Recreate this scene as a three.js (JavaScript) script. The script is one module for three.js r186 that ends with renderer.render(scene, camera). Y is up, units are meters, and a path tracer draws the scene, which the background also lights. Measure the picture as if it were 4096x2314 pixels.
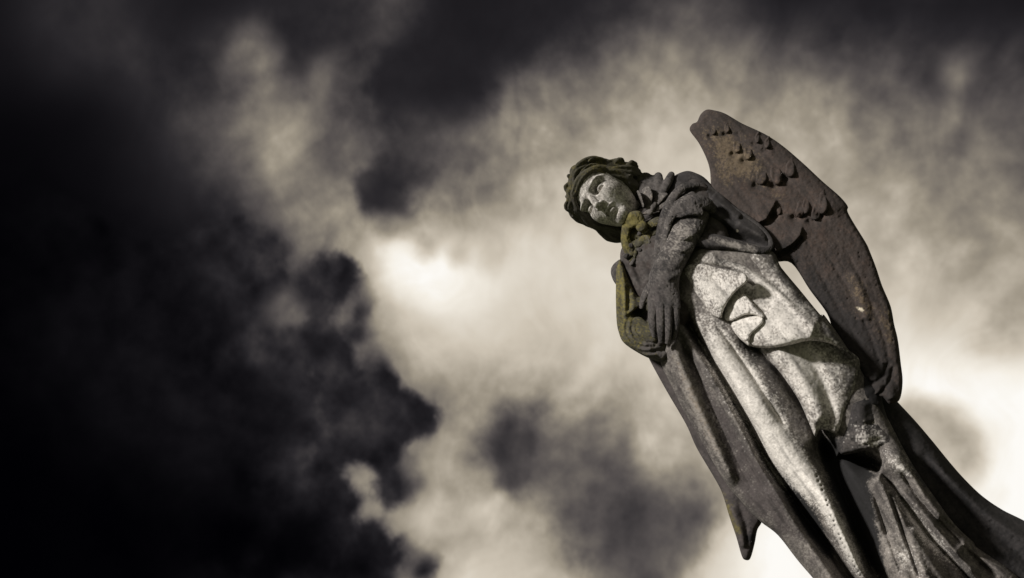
import * as THREE from 'three';

// ------------------------------------------------------------------ camera
const W0 = 4096, H0 = 2314, FOV = 36, PITCH = 45 * Math.PI / 180;
const FPX = (H0 / 2) / Math.tan(FOV / 2 * Math.PI / 180);            // focal length in chart units
const ROLL = [0.453, 0.892];
const CAM = new THREE.Vector3(0, 1.6, 2.05);
let F, RT, UP;
{
  const basis = (yaw) => {
    F = new THREE.Vector3(Math.sin(yaw) * Math.cos(PITCH), Math.sin(PITCH), -Math.cos(yaw) * Math.cos(PITCH));
    const r0 = new THREE.Vector3().crossVectors(F, new THREE.Vector3(0, 1, 0)).normalize(), u0 = new THREE.Vector3().crossVectors(r0, F);
    RT = r0.clone().multiplyScalar(ROLL[1]).addScaledVector(u0, -ROLL[0]).normalize();
    UP = new THREE.Vector3().crossVectors(RT, F).normalize();
  };
  basis(0);
  const d = F.clone().addScaledVector(RT, (2850 - W0 / 2) / FPX).addScaledVector(UP, (H0 / 2 - 1150) / FPX);
  basis(-Math.atan2(d.x, -d.z));
}
const scene = new THREE.Scene();
const camera = new THREE.PerspectiveCamera(FOV, W0 / H0, 0.05, 3000);
camera.position.copy(CAM);
camera.quaternion.setFromRotationMatrix(new THREE.Matrix4().makeBasis(RT, UP, F.clone().negate()));
camera.updateMatrixWorld();

const renderer = new THREE.WebGLRenderer({ antialias: true });
renderer.toneMapping = THREE.LinearToneMapping;
renderer.toneMappingExposure = 1;
renderer.shadowMap.enabled = true;

// ------------------------------------------------------------------ noise
let seed = 12345;
const rnd = () => { seed = (seed * 1664525 + 1013904223) >>> 0; return seed / 4294967296; };
const PERM = new Uint8Array(512); { const p = [...Array(256).keys()]; for (let i = 255; i > 0; i--) { const j = Math.floor(rnd() * (i + 1)); [p[i], p[j]] = [p[j], p[i]]; } for (let i = 0; i < 512; i++) PERM[i] = p[i & 255]; }
const GX = new Float32Array(256), GY = new Float32Array(256), GZ = new Float32Array(256);
for (let i = 0; i < 256; i++) { const z = rnd() * 2 - 1, a = rnd() * 6.2832, r = Math.sqrt(1 - z * z); GX[i] = r * Math.cos(a); GY[i] = r * Math.sin(a); GZ[i] = z; }
function noise(x, y, z) {
  const fx = Math.floor(x), fy = Math.floor(y), fz = Math.floor(z), X = fx & 255, Y = fy & 255, Z = fz & 255;
  x -= fx; y -= fy; z -= fz;
  const u = x * x * x * (x * (x * 6 - 15) + 10), v = y * y * y * (y * (y * 6 - 15) + 10), w = z * z * z * (z * (z * 6 - 15) + 10);
  const A = PERM[X] + Y, AA = PERM[A & 511] + Z, AB = PERM[(A + 1) & 511] + Z, B = PERM[X + 1] + Y, BA = PERM[B & 511] + Z, BB = PERM[(B + 1) & 511] + Z;
  const g = (h, a, b, c) => { h = PERM[h & 511]; return GX[h] * a + GY[h] * b + GZ[h] * c; };
  const x1 = x - 1, y1 = y - 1, z1 = z - 1;
  const l1 = g(AA, x, y, z), l2 = g(BA, x1, y, z), l3 = g(AB, x, y1, z), l4 = g(BB, x1, y1, z), l5 = g(AA + 1, x, y, z1), l6 = g(BA + 1, x1, y, z1), l7 = g(AB + 1, x, y1, z1), l8 = g(BB + 1, x1, y1, z1);
  const a = l1 + u * (l2 - l1), b = l3 + u * (l4 - l3), c = l5 + u * (l6 - l5), d = l7 + u * (l8 - l7), e = a + v * (b - a), f = c + v * (d - c);
  return 1.6 * (e + w * (f - e));
}
const billow = (x, y, z, o, gain = 0.5) => { let s = 0, a = 1, t = 0; for (let i = 0; i < o; i++) { const q = noise(x, y, z); s += a * Math.sqrt(q * q + 0.012); t += a; a *= gain; x = x * 2.07 + 7.3; y = y * 2.07 + 2.7; z = z * 2.07 + 9.1; } return 2.6 * s / t - 0.75; };
const fbm = (x, y, z, o, gain = 0.5) => { let s = 0, a = 1, t = 0; for (let i = 0; i < o; i++) { s += a * noise(x, y, z); t += a; a *= gain; x = x * 2.03 + 11.3; y = y * 2.03 + 5.7; z = z * 2.03 + 3.1; } return s / t; };
const clamp = (v, a, b) => v < a ? a : v > b ? b : v, lerp = (a, b, t) => a + (b - a) * t;
const sstep = (a, b, v) => { const t = clamp((v - a) / (b - a), 0, 1); return t * t * (3 - 2 * t); };

// ------------------------------------------------------------------ sky: storm clouds on a sphere of directions
{
  const SW = 4096, SH = 2048, data = new Float32Array(SW * SH * 4);
  const f0 = F.clone(), r0 = RT.clone(), u0 = UP.clone();       // a fixed chart of the storm front
  // brightness of the cloud cover, read every 256 chart units
  const G = [
    [22, 42, 38, 28, 38, 44, 68, 32, 30, 36, 56, 66, 36, 32, 36, 32, 28],
    [18, 32, 44, 46, 98, 64, 60, 48, 58, 80, 98, 138, 88, 74, 72, 64, 62],
    [8, 14, 28, 52, 112, 104, 74, 76, 118, 142, 172, 178, 158, 140, 122, 112, 90],
    [6, 10, 18, 36, 90, 118, 98, 118, 154, 180, 194, 198, 182, 170, 156, 138, 124],
    [4, 8, 15, 28, 76, 132, 192, 218, 208, 214, 212, 204, 192, 184, 176, 158, 160],
    [4, 9, 12, 20, 90, 148, 180, 208, 208, 208, 206, 206, 202, 206, 214, 200, 178],
    [2, 11, 10, 16, 60, 136, 158, 166, 162, 176, 186, 188, 198, 216, 240, 246, 240],
    [1, 4, 6, 12, 30, 126, 176, 154, 120, 126, 142, 166, 190, 226, 238, 232, 254],
    [1, 1, 2, 5, 20, 106, 180, 180, 150, 114, 94, 128, 234, 242, 238, 238, 254],
    [1, 1, 2, 3, 10, 70, 172, 200, 198, 160, 90, 180, 250, 252, 248, 248, 250]];
  const cub = (t) => [((-t + 2) * t - 1) * t / 2, ((3 * t - 5) * t * t + 2) / 2, ((-3 * t + 4) * t + 1) * t / 2, (t - 1) * t * t / 2];
  const base = (x, y) => {
    x = clamp(x / 256, 0, 15.999); y = clamp(y / 257.1, 0, 8.999);
    const i = Math.floor(x), j = Math.floor(y), wx = cub(x - i), wy = cub(y - j); let s = 0;
    for (let b = 0; b < 4; b++) { const row = G[clamp(j + b - 1, 0, 9)]; let q = 0; for (let a = 0; a < 4; a++) q += wx[a] * row[clamp(i + a - 1, 0, 16)]; s += wy[b] * q; }
    return Math.max(s, 1);
  };
  // clouds lying in front: [x, y, radius, brightness, softness, strength]
  const soft = [[1690, 330, 165, 36, 120, 1, 1], [1800, 190, 180, 33, 150, 1], [1990, 90, 170, 30, 190, .95], [2180, 60, 120, 36, 190, .8], [1640, 560, 90, 62, 110, .85], [1600, 680, 80, 54, 100, .95, 1], [1510, 775, 92, 40, 80, 1, 1], [1570, 850, 60, 46, 90, .9], [1790, 560, 70, 84, 150, .7],
    [1230, 150, 110, 44, 120, .85], [1420, 120, 90, 48, 120, .8], [1300, 560, 50, 92, 90, .6], [1380, 700, 50, 96, 110, .5],
    [2083, 1770, 105, 58, 110, .95], [2055, 1900, 50, 64, 80, .95], [2260, 1860, 120, 84, 150, .75], [2330, 2010, 110, 92, 150, .7], [2500, 2140, 180, 70, 170, .9], [2760, 2120, 90, 80, 110, .85], [2420, 1660, 60, 130, 150, .5],
    [1150, 1090, 60, 84, 100, .9], [1230, 980, 50, 112, 110, .6], [3770, 1740, 95, 158, 100, .9], [3690, 1670, 50, 176, 80, .8], [3850, 1870, 45, 150, 90, .85], [4010, 1340, 60, 152, 110, .8],
    [1000, 190, 50, 122, 90, .95], [1080, 290, 45, 138, 80, .9], [1290, 300, 40, 112, 90, .8], [1120, 520, 66, 158, 90, 1], [1180, 660, 46, 150, 90, .9], [1230, 860, 40, 140, 100, .8],
    [1640, 1060, 60, 246, 130, 1], [1780, 1100, 70, 250, 140, 1], [1900, 1110, 50, 240, 120, .8], [1560, 930, 40, 128, 60, .7], [1690, 965, 40, 150, 60, .7], [1830, 1000, 36, 168, 60, .65], [1960, 1020, 40, 184, 70, .6], [3880, 250, 20, 134, 100, .95], [3840, 420, 20, 150, 100, .7], [2700, 240, 14, 162, 80, .85], [2740, 60, 30, 98, 80, .7], [3720, 560, 70, 112, 120, .5], [3800, 700, 60, 140, 110, .4], [1740, 1780, 40, 186, 80, .9], [1640, 2040, 40, 204, 90, .9], [1920, 2030, 20, 214, 70, .9]];
  const hard = [[1040, 1010, 70], [900, 1050, 170], [1010, 1200, 150], [1290, 1180, 118], [1370, 1150, 85], [1447, 1240, 42], [1420, 1325, 52], [1282, 1388, 150], [1130, 1400, 150], [1490, 1524, 82], [1652, 1668, 78], [1545, 1650, 112], [1380, 1620, 150], [1535, 1812, 84], [1420, 1760, 120], [1553, 1935, 72],
    [700, 1300, 340], [1000, 1650, 330], [1327, 1850, 60], [1290, 2000, 130], [1463, 2128, 36], [1585, 2215, 62], [1698, 2270, 52], [1180, 2174, 250], [1420, 2270, 180], [700, 1950, 520], [150, 2150, 560], [150, 1500, 700]];
  const toLin = (c) => { c /= 255; return c <= 0.04045 ? c / 12.92 : Math.pow((c + 0.055) / 1.055, 2.4); };
  const ramp = [[0, 0, 0, 2], [15, 15, 14, 17], [40, 40, 38, 41], [80, 83, 78, 77], [150, 154, 145, 130], [200, 206, 196, 180], [240, 244, 238, 227], [255, 255, 253, 249]];
  const LUT = new Float32Array(256 * 3);
  for (let i = 0; i < 256; i++) { let k = 0; while (k < ramp.length - 2 && ramp[k + 1][0] < i) k++; const a = ramp[k], b = ramp[k + 1], t = (i - a[0]) / (b[0] - a[0]); for (let c = 0; c < 3; c++) LUT[i * 3 + c] = toLin(lerp(a[c + 1], b[c + 1], t)); }
  const shade = (dx, dy, dz) => {
    const q = dx * f0.x + dy * f0.y + dz * f0.z;
    const k = FPX / Math.max(q, 0.25);
    const X = W0 / 2 + (dx * r0.x + dy * r0.y + dz * r0.z) * k, Y = H0 / 2 - (dx * u0.x + dy * u0.y + dz * u0.z) * k;
    const out = q > 0.25 ? sstep(120, 860, Math.max(-X, X - W0, -Y, Y - H0)) : 1, inside = q > 0.25 && X > -900 && X < W0 + 900 && Y > -900 && Y < H0 + 900;
    // domain warp
    const w1 = fbm(dx * 8, dy * 8, dz * 8 + 4, 3, 0.42), w2 = fbm(dx * 8 + 31, dy * 8, dz * 8 + 9, 3, 0.42);
    let L;
    if (inside) {
      // puffs of cloud, brighter on the side that faces the break in the cover
      let lx = 1780 - X, ly = 1120 - Y; const ll = Math.hypot(lx, ly) + 300; lx *= 0.02 / ll; ly *= 0.02 / ll;
      const puff = (a, b, c) => fbm(a * 8 + 2, b * 8, c * 8 + 6, 7, 0.48);
      const pf = puff(dx, dy, dz), relief0 = clamp(0.85 * (pf - puff(dx + lx * r0.x - ly * u0.x, dy + lx * r0.y - ly * u0.y, dz + lx * r0.z - ly * u0.z)) + 0.3 * pf, -0.8, 0.8);
      const wx = X + 95 * w1, wy = Y + 95 * w2;
      const f1 = fbm(dx * 20 + 3 + 0.6 * w1, dy * 20 + 0.6 * w2, dz * 20, 6, 0.5);
      const f2 = fbm(dx * 60 + w2, dy * 60 + 3, dz * 60 + w1, 4, 0.55);
      L = base(wx, wy);
      for (const [cx, cy, r, l, s, a, crisp] of soft) {
        const d = Math.hypot(wx - cx, wy - cy) - r + 40 * f1 + 16 * f2, se = crisp ? s * (0.45 + 0.55 * sstep(-1, 1, (wx - cx) / (r + 20))) : s * 1.15;
        if (d < se) L = lerp(L, l, a * (1 - sstep(-se * 0.6, se, d)));
      }
      { const mid = sstep(20, 60, L) * sstep(222, 120, L); L *= 1 + (0.07 + 0.8 * mid) * relief0; L *= 1 + (0.03 + 0.2 * mid) * f1 + 0.1 * mid * f2 + 0.06 * w1; const st = fbm(X * 0.0052 + Y * 0.0016 + 2 * w1, Y * 0.0013 - X * 0.0003 + w2, 3.3, 4, 0.55); L *= 1 + (0.06 + 0.16 * mid) * st; }
      let D = 1e9;
      const ax = X + 70 * w1, ay = Y + 70 * w2;
      for (const [cx, cy, r] of hard) { const d = Math.hypot(ax - cx, ay - cy) - r; if (d < 500) { const h = clamp(0.5 + (D - d) / 70, 0, 1); D = lerp(D, d, h) - 35 * h * (1 - h); } }
      if (D < 260) {
        const b1 = fbm(dx * 26 + 7, dy * 26, dz * 26 + 2, 6, 0.5), b2 = Math.abs(noise(dx * 22, dy * 22 + 9, dz * 22)) * 2 - 0.5;
        const bb = billow(dx * 13 + 3, dy * 13, dz * 13 + 1, 6, 0.48), e = D + 26 * b1 + 66 * bb - 4 + 0 * b2;
        const sw = 30 + 60 * sstep(-0.05, 0.5, fbm(dx * 11 + 2, dy * 11 + 8, dz * 11, 3)), cover = 1 - sstep(-sw, sw, e + 10 * fbm(dx * 90, dy * 90, dz * 90 + 5, 3, 0.6));
        L *= 1 - 0.3 * (1 - sstep(10, 170, e + 60 * b1)) * (0.6 + 0.8 * b1);
        let dark = lerp(4, 21, sstep(-100, 1000, X)) * lerp(1, 0.18, sstep(1500, 2200, Y + 0.25 * (900 - X))) + 32 * sstep(550, 1100, X) * sstep(-230, 10, e) * (0.75 + 0.9 * b1);
        dark *= 1 + 0.4 * fbm(dx * 15 + 50, dy * 15, dz * 15, 5, 0.55) + 2.1 * relief0;
        // thin grey veil behind the first billow
        dark += 34 * (1 - sstep(30, 130, Math.hypot(X - 1140, (Y - 1225) * 1.1) + 50 * b1));
        L = lerp(L, Math.max(dark, 1), cover * 0.98);
      }
    } else L = 100;
    if (out > 0) { const far = 105 + 90 * fbm(dx * 3 + 5, dy * 4, dz * 3, 4) + 40 * w1; L = lerp(L, far, out); }
    return clamp(L, 0.5, 253);
  };
  const dirOf = (u, v) => { const el = (v - 0.5) * Math.PI, az = (u - 0.5) * 2 * Math.PI, ce = Math.cos(el); return [Math.cos(az) * ce, Math.sin(el), Math.sin(az) * ce]; };
  const level = (d) => lerp(60, shade(...d), sstep(-0.16, -0.02, d[1]));
  const CW = SW / 8, CH = SH / 8, coarse = new Float32Array(CW * CH);        // the rest of the sky needs less detail
  for (let j = 0; j < CH; j++) for (let i = 0; i < CW; i++) coarse[j * CW + i] = level(dirOf((i + 0.5) / CW, (j + 0.5) / CH));
  for (let j = 0; j < SH; j++) for (let i = 0; i < SW; i++) {
    const d = dirOf((i + 0.5) / SW, (j + 0.5) / SH), q = d[0] * f0.x + d[1] * f0.y + d[2] * f0.z; let L;
    if (q < 0.55) {
      const x = (i + 0.5) / 8 - 0.5 + CW, y = clamp((j + 0.5) / 8 - 0.5, 0, CH - 1.001), a = Math.floor(x), c = Math.floor(y), s = x - a, t = y - c, at = (m, n) => coarse[n * CW + m % CW];
      L = lerp(lerp(at(a, c), at(a + 1, c), s), lerp(at(a, c + 1), at(a + 1, c + 1), s), t);
    } else L = level(d);
    const o = (j * SW + i) * 4, k = Math.floor(L), t = L - k;
    for (let c = 0; c < 3; c++) data[o + c] = lerp(LUT[k * 3 + c], LUT[Math.min(k + 1, 255) * 3 + c], t);
    data[o + 3] = 1;
  }
  const sky = new THREE.DataTexture(data, SW, SH, THREE.RGBAFormat, THREE.FloatType);
  sky.mapping = THREE.EquirectangularReflectionMapping; sky.magFilter = THREE.LinearFilter; sky.minFilter = THREE.LinearFilter; sky.needsUpdate = true;
  scene.background = sky; scene.environment = sky;
}

// ------------------------------------------------------------------ sun, veiled by the cloud behind the viewer
const sun = new THREE.DirectionalLight(new THREE.Color(1, 0.95, 0.89), 4.1);
sun.position.set(-3.1, 8.9, 6.2); sun.target.position.set(0, 3, 0);
sun.castShadow = true; sun.shadow.radius = 15; sun.shadow.mapSize.set(2048, 2048);
Object.assign(sun.shadow.camera, { left: -4, right: 4, top: 4, bottom: -4, near: 0.5, far: 25 });
scene.add(sun, sun.target);

// ------------------------------------------------------------------ carving tools
// A carving chart: x, y say where a point is on the upright plane through the statue (4096 wide chart), z how far it stands out from it.
const rayDir = (x, y) => new THREE.Vector3().copy(F).addScaledVector(RT, (x - W0 / 2) / FPX).addScaledVector(UP, (H0 / 2 - y) / FPX);
const planeDepth = (x, y) => { const d = rayDir(x, y); return -CAM.z / d.z; };
const K = planeDepth(2850, 1150) / FPX;                                // metres per chart unit
function place(x, y, z, tilt, ax, ay) {
  const D0 = planeDepth(ax, ay), D = D0 + tilt * (tilt ? planeDepth(x, y) - D0 : 0) - z * K;
  return rayDir(x, y).multiplyScalar(D).add(CAM);
}
const cat = (a, b, c, d, t) => 0.5 * (2 * b + (c - a) * t + (2 * a - 5 * b + 4 * c - d) * t * t + (3 * b - a - 3 * c + d) * t * t * t);
function spline(p, closed, per = 6) {
  const out = [], n = p.length, at = (i) => closed ? p[(i + n) % n] : p[clamp(i, 0, n - 1)];
  for (let i = 0; i < (closed ? n : n - 1); i++) for (let k = 0; k < per; k++) out.push(at(i).map((_, c) => cat(at(i - 1)[c], at(i)[c], at(i + 1)[c], at(i + 2)[c], k / per)));
  if (!closed) out.push(p[n - 1].slice());
  return out;
}
function surfaceThrough(pts) {                                          // smooth sheet through a few heights
  if (typeof pts === 'number') return () => pts;
  if (typeof pts === 'function') return pts;
  const n = pts.length, N = n + 3, A = [], phi = (r) => r;
  for (let i = 0; i < n; i++) { A.push([...pts.map((q) => phi(Math.hypot(q[0] - pts[i][0], q[1] - pts[i][1]))), 1, pts[i][0], pts[i][1], pts[i][2]]); }
  for (let c = 0; c < 3; c++) A.push([...pts.map((q) => c ? q[c - 1] : 1), 0, 0, 0, 0]);
  for (let c = 0; c < N; c++) { let p = c; for (let r = c + 1; r < N; r++) if (Math.abs(A[r][c]) > Math.abs(A[p][c])) p = r; [A[c], A[p]] = [A[p], A[c]]; for (let r = 0; r < N; r++) if (r !== c) { const f = A[r][c] / A[c][c]; if (f) for (let k = c; k <= N; k++) A[r][k] -= f * A[c][k]; } }
  const w = A.map((r, i) => r[N] / r[i]);
  return (x, y) => { let s = w[n] + w[n + 1] * x + w[n + 2] * y; for (let i = 0; i < n; i++) s += w[i] * Math.hypot(x - pts[i][0], y - pts[i][1]); return s; };
}
// chisel strokes: 'r' a rounded ridge or groove, 's' a lip that is high on its right-hand side
function makeStrokes(list) {
  return (list || []).map(([a, w, pts, kind = 'r', blunt]) => {
    const p = spline(pts.map((q) => [q[0], q[1], q[2] ?? 1, q[3] ?? 1]), false, 5), m = w * (kind === 'r' ? 3.2 : 5);
    return { a, w, p, kind, blunt, x0: Math.min(...p.map((q) => q[0])) - m, x1: Math.max(...p.map((q) => q[0])) + m, y0: Math.min(...p.map((q) => q[1])) - m, y1: Math.max(...p.map((q) => q[1])) + m };
  });
}
function strokeHeight(S, x, y) {
  let h = 0;
  for (const s of S) {
    if (x < s.x0 || x > s.x1 || y < s.y0 || y > s.y1) continue;
    let best = 1e18, side = 0, t = 0, ws = 1, as = 1; const p = s.p, n = p.length - 1;
    for (let i = 0; i < n; i++) {
      const ax = p[i][0], ay = p[i][1], bx = p[i + 1][0] - ax, by = p[i + 1][1] - ay, u = clamp(((x - ax) * bx + (y - ay) * by) / (bx * bx + by * by + 1e-9), 0, 1);
      const ex = x - ax - bx * u, ey = y - ay - by * u, d = ex * ex + ey * ey;
      if (d < best) { best = d; side = bx * ey - by * ex; t = (i + u) / n; ws = lerp(p[i][2], p[i + 1][2], u); as = lerp(p[i][3], p[i + 1][3], u); }
    }
    const d = Math.sqrt(best), tap = s.blunt ? 1 : sstep(0, 0.15, t) * sstep(0, 0.15, 1 - t);
    if (s.kind === 'r') h += s.a * as * tap * Math.exp(-best / (s.w * s.w * ws * ws));
    else if (s.kind === 'v') h += s.a * as * tap * Math.exp(-Math.sqrt(best + 4) / (s.w * ws));
    else { const sd = side > 0 ? d : -d; h += s.a * tap * sstep(-4, 4, sd) * Math.exp(-Math.max(sd, 0) / s.w); }
  }
  return h;
}
const prof = (t) => { t = clamp(t, 0, 1); return Math.sqrt(1 - (1 - t) * (1 - t)); };

// weathering: layers of stone, soot, lichen, moss and some painted light and shade that follow a noise with their own outline
const ST = {
  dark: [0.028, 0.025, 0.0255], sootAndShade: [0.010, 0.0095, 0.0105], mid: [0.086, 0.077, 0.073], pale: [0.25, 0.229, 0.209], lichen: [0.70, 0.67, 0.63],
  brown: [0.046, 0.0355, 0.0315], plum: [0.066, 0.056, 0.055], tan: [0.15, 0.112, 0.07], ochre: [0.26, 0.21, 0.12], moss: [0.15, 0.128, 0.036], rust: [0.088, 0.054, 0.04], mossDark: [0.062, 0.057, 0.036], cream: [0.6, 0.54, 0.42],
};
function weather(spec, x, y, z, out) {
  const c = spec.base; let r = c[0], g = c[1], b = c[2];
  for (const L of spec.layers || []) {
    let m = L.bias;
    for (const [bx, by, rx, ry, deg, amp] of L.at || []) { const a = deg * Math.PI / 180, ca = Math.cos(a), sa = Math.sin(a), dx = x - bx, dy = y - by, u = (dx * ca + dy * sa) / rx, v = (-dx * sa + dy * ca) / ry, q = u * u + v * v; if (q < 9) m += amp * Math.exp(-q); }
    if (m < -1.3) continue;
    const f = L.f || 0.02, o = L.o || 0;
    m += (L.n ?? 0.75) * fbm(x * f + o, y * f, z * f + 7 + o, 3, 0.6) + (L.g ?? 0.7) * fbm(x * 0.125 + o, y * 0.125, z * 0.125, 2, 0.8);
    const t = sstep(-(L.s ?? 0.3), L.s ?? 0.3, m) * (L.k ?? 1), q = L.c;
    r = lerp(r, q[0], t); g = lerp(g, q[1], t); b = lerp(b, q[2], t);
  }
  const v = 1 + 0.32 * fbm(x * 0.03 + 9, y * 0.03, z * 0.03, 3) + 0.55 * fbm(x * 0.12, y * 0.12 + 4, z * 0.12, 2, 0.9);
  const run = 1 - 0.42 * sstep(0.05, 0.5, fbm((x * 0.8 - y * 0.6) * 0.045, (x * 0.6 + y * 0.8) * 0.005, z * 0.03, 3)), v2 = v * run;
  out[0] = Math.max(0.004, r * v2); out[1] = Math.max(0.004, g * v2); out[2] = Math.max(0.004, b * v2);
}
const stone = new THREE.MeshStandardMaterial({ vertexColors: true, roughness: 0.93, metalness: 0 });
const PED = 1.72;                                                        // top of the pedestal
const statue = new THREE.Group(); statue.name = 'angel_statue'; statue.position.set(0, PED, 0);
statue.userData = { label: 'weathered stone angel with bowed head, raised wing and long draped gown', category: 'statue' };
scene.add(statue);

function finish(name, V, I, spec, o, parent) {
  const n = V.length / 3, pos = new Float32Array(n * 3), col = new Float32Array(n * 3), c = [0, 0, 0], rough = o.rough ?? 1.6;
  const ax = o.anchor?.[0] ?? 2850, ay = o.anchor?.[1] ?? 1150, tilt = o.tilt ?? 1, zo = o.zo || 0;
  for (let i = 0; i < n; i++) {
    const x = V[i * 3], y = V[i * 3 + 1], z = V[i * 3 + 2];
    const p = place(x, y, z + zo + rough * (fbm(x * 0.05, y * 0.05, z * 0.05, 2) * 1.3 + 0.6 * noise(x * 0.17, y * 0.17, z * 0.17) - 1.5 * sstep(0.5, 0.8, noise(x * 0.07 + 40, y * 0.07, z * 0.07))), tilt, ax, ay);
    pos[i * 3] = p.x; pos[i * 3 + 1] = p.y - PED; pos[i * 3 + 2] = p.z;
    weather(spec, x, y, z, c); col.set(c, i * 3);
  }
  const g = new THREE.BufferGeometry();
  g.setAttribute('position', new THREE.BufferAttribute(pos, 3)); g.setAttribute('color', new THREE.BufferAttribute(col, 3)); g.setIndex(I);
  g.computeVertexNormals();
  const m = new THREE.Mesh(g, stone); m.name = name; m.castShadow = m.receiveShadow = true; (parent || statue).add(m);
  return m;
}
// a carved slab: outline, height of its mid sheet, how it swells from the edge, chisel strokes on its front, rounded back
function relief(name, o, spec, parent) {
  const P = spline(o.out, true, o.per || 5), n = P.length, s = o.step || 5, zb = surfaceThrough(o.z), S = makeStrokes(o.strokes), back = o.back ?? 40, rb = o.rb ?? 60, T = o.T || [[20, 20]];
  const x0 = Math.min(...P.map((q) => q[0])) - s, x1 = Math.max(...P.map((q) => q[0])) + s, y0 = Math.min(...P.map((q) => q[1])) - s, y1 = Math.max(...P.map((q) => q[1])) + s;
  const nx = Math.ceil((x1 - x0) / s) + 1, ny = Math.ceil((y1 - y0) / s) + 1, ins = new Uint8Array(nx * ny), fx = new Float32Array(nx * ny), fy = new Float32Array(nx * ny), dd = new Float32Array(nx * ny);
  for (let j = 0; j < ny; j++) for (let i = 0; i < nx; i++) {
    const x = x0 + i * s, y = y0 + j * s, k = j * nx + i; let best = 1e18, bx = 0, by = 0, c = false;
    for (let a = 0, b = n - 1; a < n; b = a++) {
      const ax = P[b][0], ay = P[b][1], vx = P[a][0] - ax, vy = P[a][1] - ay, u = clamp(((x - ax) * vx + (y - ay) * vy) / (vx * vx + vy * vy + 1e-9), 0, 1), qx = ax + vx * u, qy = ay + vy * u, d = (x - qx) ** 2 + (y - qy) ** 2;
      if (d < best) { best = d; bx = qx; by = qy; }
      if ((P[a][1] > y) !== (ay > y) && x < vx * (y - ay) / vy + ax) c = !c;
    }
    ins[k] = c ? 1 : 0; dd[k] = Math.sqrt(best); fx[k] = c ? x : bx; fy[k] = c ? y : by; if (!c) dd[k] = 0;
    if (c && dd[k] < s * 0.3) { fx[k] = bx; fy[k] = by; dd[k] = 0; }
  }
  const V = [], I = [], f = new Int32Array(nx * ny).fill(-1), bk = new Int32Array(nx * ny).fill(-1);
  const front = (x, y, d) => { let h = zb(x, y) + strokeHeight(S, x, y); for (const [a, r] of T) h += a * prof(d / r); return h; };
  const vert = (k) => {
    if (f[k] >= 0) return;
    const x = fx[k], y = fy[k], d = dd[k], h0 = front(x, y, d); f[k] = V.length / 3; V.push(x, y, h0);
    if (d === 0) bk[k] = f[k]; else { bk[k] = V.length / 3; V.push(x, y, lerp(h0, zb(x, y), sstep(0, 40, d)) - back * prof(d / rb)); }
  };
  for (let j = 0; j < ny - 1; j++) for (let i = 0; i < nx - 1; i++) {
    const k = j * nx + i, q = [k, k + 1, k + nx + 1, k + nx];
    if (!q.some((a) => ins[a] && dd[a] > 0)) continue;
    q.forEach(vert);
    const tri = (a, b, c) => { if (f[a] !== f[b] && f[b] !== f[c] && f[a] !== f[c]) { I.push(f[a], f[c], f[b]); I.push(bk[a], bk[b], bk[c]); } };
    if ((i + j) & 1) { tri(q[0], q[1], q[2]); tri(q[0], q[2], q[3]); } else { tri(q[0], q[1], q[3]); tri(q[1], q[2], q[3]); }
  }
  const m = finish(name, V, I, spec, o, parent);
  m.heightAt = (x, y) => front(x, y, 1e3);
  return m;
}
// a modelled lump: distance field meshed on a grid of cells (surface nets)
function lump(name, sdf, box, cell, o, spec, parent) {
  const [x0, y0, z0, x1, y1, z1] = box, nx = Math.ceil((x1 - x0) / cell) + 1, ny = Math.ceil((y1 - y0) / cell) + 1, nz = Math.ceil((z1 - z0) / cell) + 1, D = new Float32Array(nx * ny * nz);
  for (let k = 0, q = 0; k < nz; k++) for (let j = 0; j < ny; j++) for (let i = 0; i < nx; i++, q++) D[q] = sdf(x0 + i * cell, y0 + j * cell, z0 + k * cell);
  const id = new Int32Array(nx * ny * nz).fill(-1), V = [], I = [], ed = [[0, 1], [2, 3], [4, 5], [6, 7], [0, 2], [1, 3], [4, 6], [5, 7], [0, 4], [1, 5], [2, 6], [3, 7]], off = [0, 1, nx, nx + 1, nx * ny, nx * ny + 1, nx * ny + nx, nx * ny + nx + 1];
  for (let k = 0; k < nz - 1; k++) for (let j = 0; j < ny - 1; j++) for (let i = 0; i < nx - 1; i++) {
    const b = (k * ny + j) * nx + i; let m = 0; for (let c = 0; c < 8; c++) if (D[b + off[c]] < 0) m |= 1 << c;
    if (m === 0 || m === 255) continue;
    let sx = 0, sy = 0, sz = 0, n = 0;
    for (const [a, c] of ed) if (((m >> a) & 1) !== ((m >> c) & 1)) { const da = D[b + off[a]], t = da / (da - D[b + off[c]]); sx += (a & 1) + t * ((c & 1) - (a & 1)); sy += ((a >> 1) & 1) + t * (((c >> 1) & 1) - ((a >> 1) & 1)); sz += (a >> 2) + t * ((c >> 2) - (a >> 2)); n++; }
    id[b] = V.length / 3; V.push(x0 + (i + sx / n) * cell, y0 + (j + sy / n) * cell, z0 + (k + sz / n) * cell);
  }
  const quad = (a, b, c, d, flip) => { if (a < 0 || b < 0 || c < 0 || d < 0) return; if (flip) I.push(a, d, c, a, c, b); else I.push(a, b, c, a, c, d); };
  const sy = nx, sz = nx * ny;
  for (let k = 1; k < nz - 1; k++) for (let j = 1; j < ny - 1; j++) for (let i = 1; i < nx - 1; i++) {
    const b = (k * ny + j) * nx + i, s = D[b] < 0;
    if (s !== (D[b + 1] < 0)) quad(id[b - sy - sz], id[b - sz], id[b], id[b - sy], s);
    if (s !== (D[b + sy] < 0)) quad(id[b - 1 - sz], id[b - 1], id[b], id[b - sz], s);
    if (s !== (D[b + sz] < 0)) quad(id[b - 1 - sy], id[b - sy], id[b], id[b - 1], s);
  }
  return finish(name, V, I, spec, o, parent);
}
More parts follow.
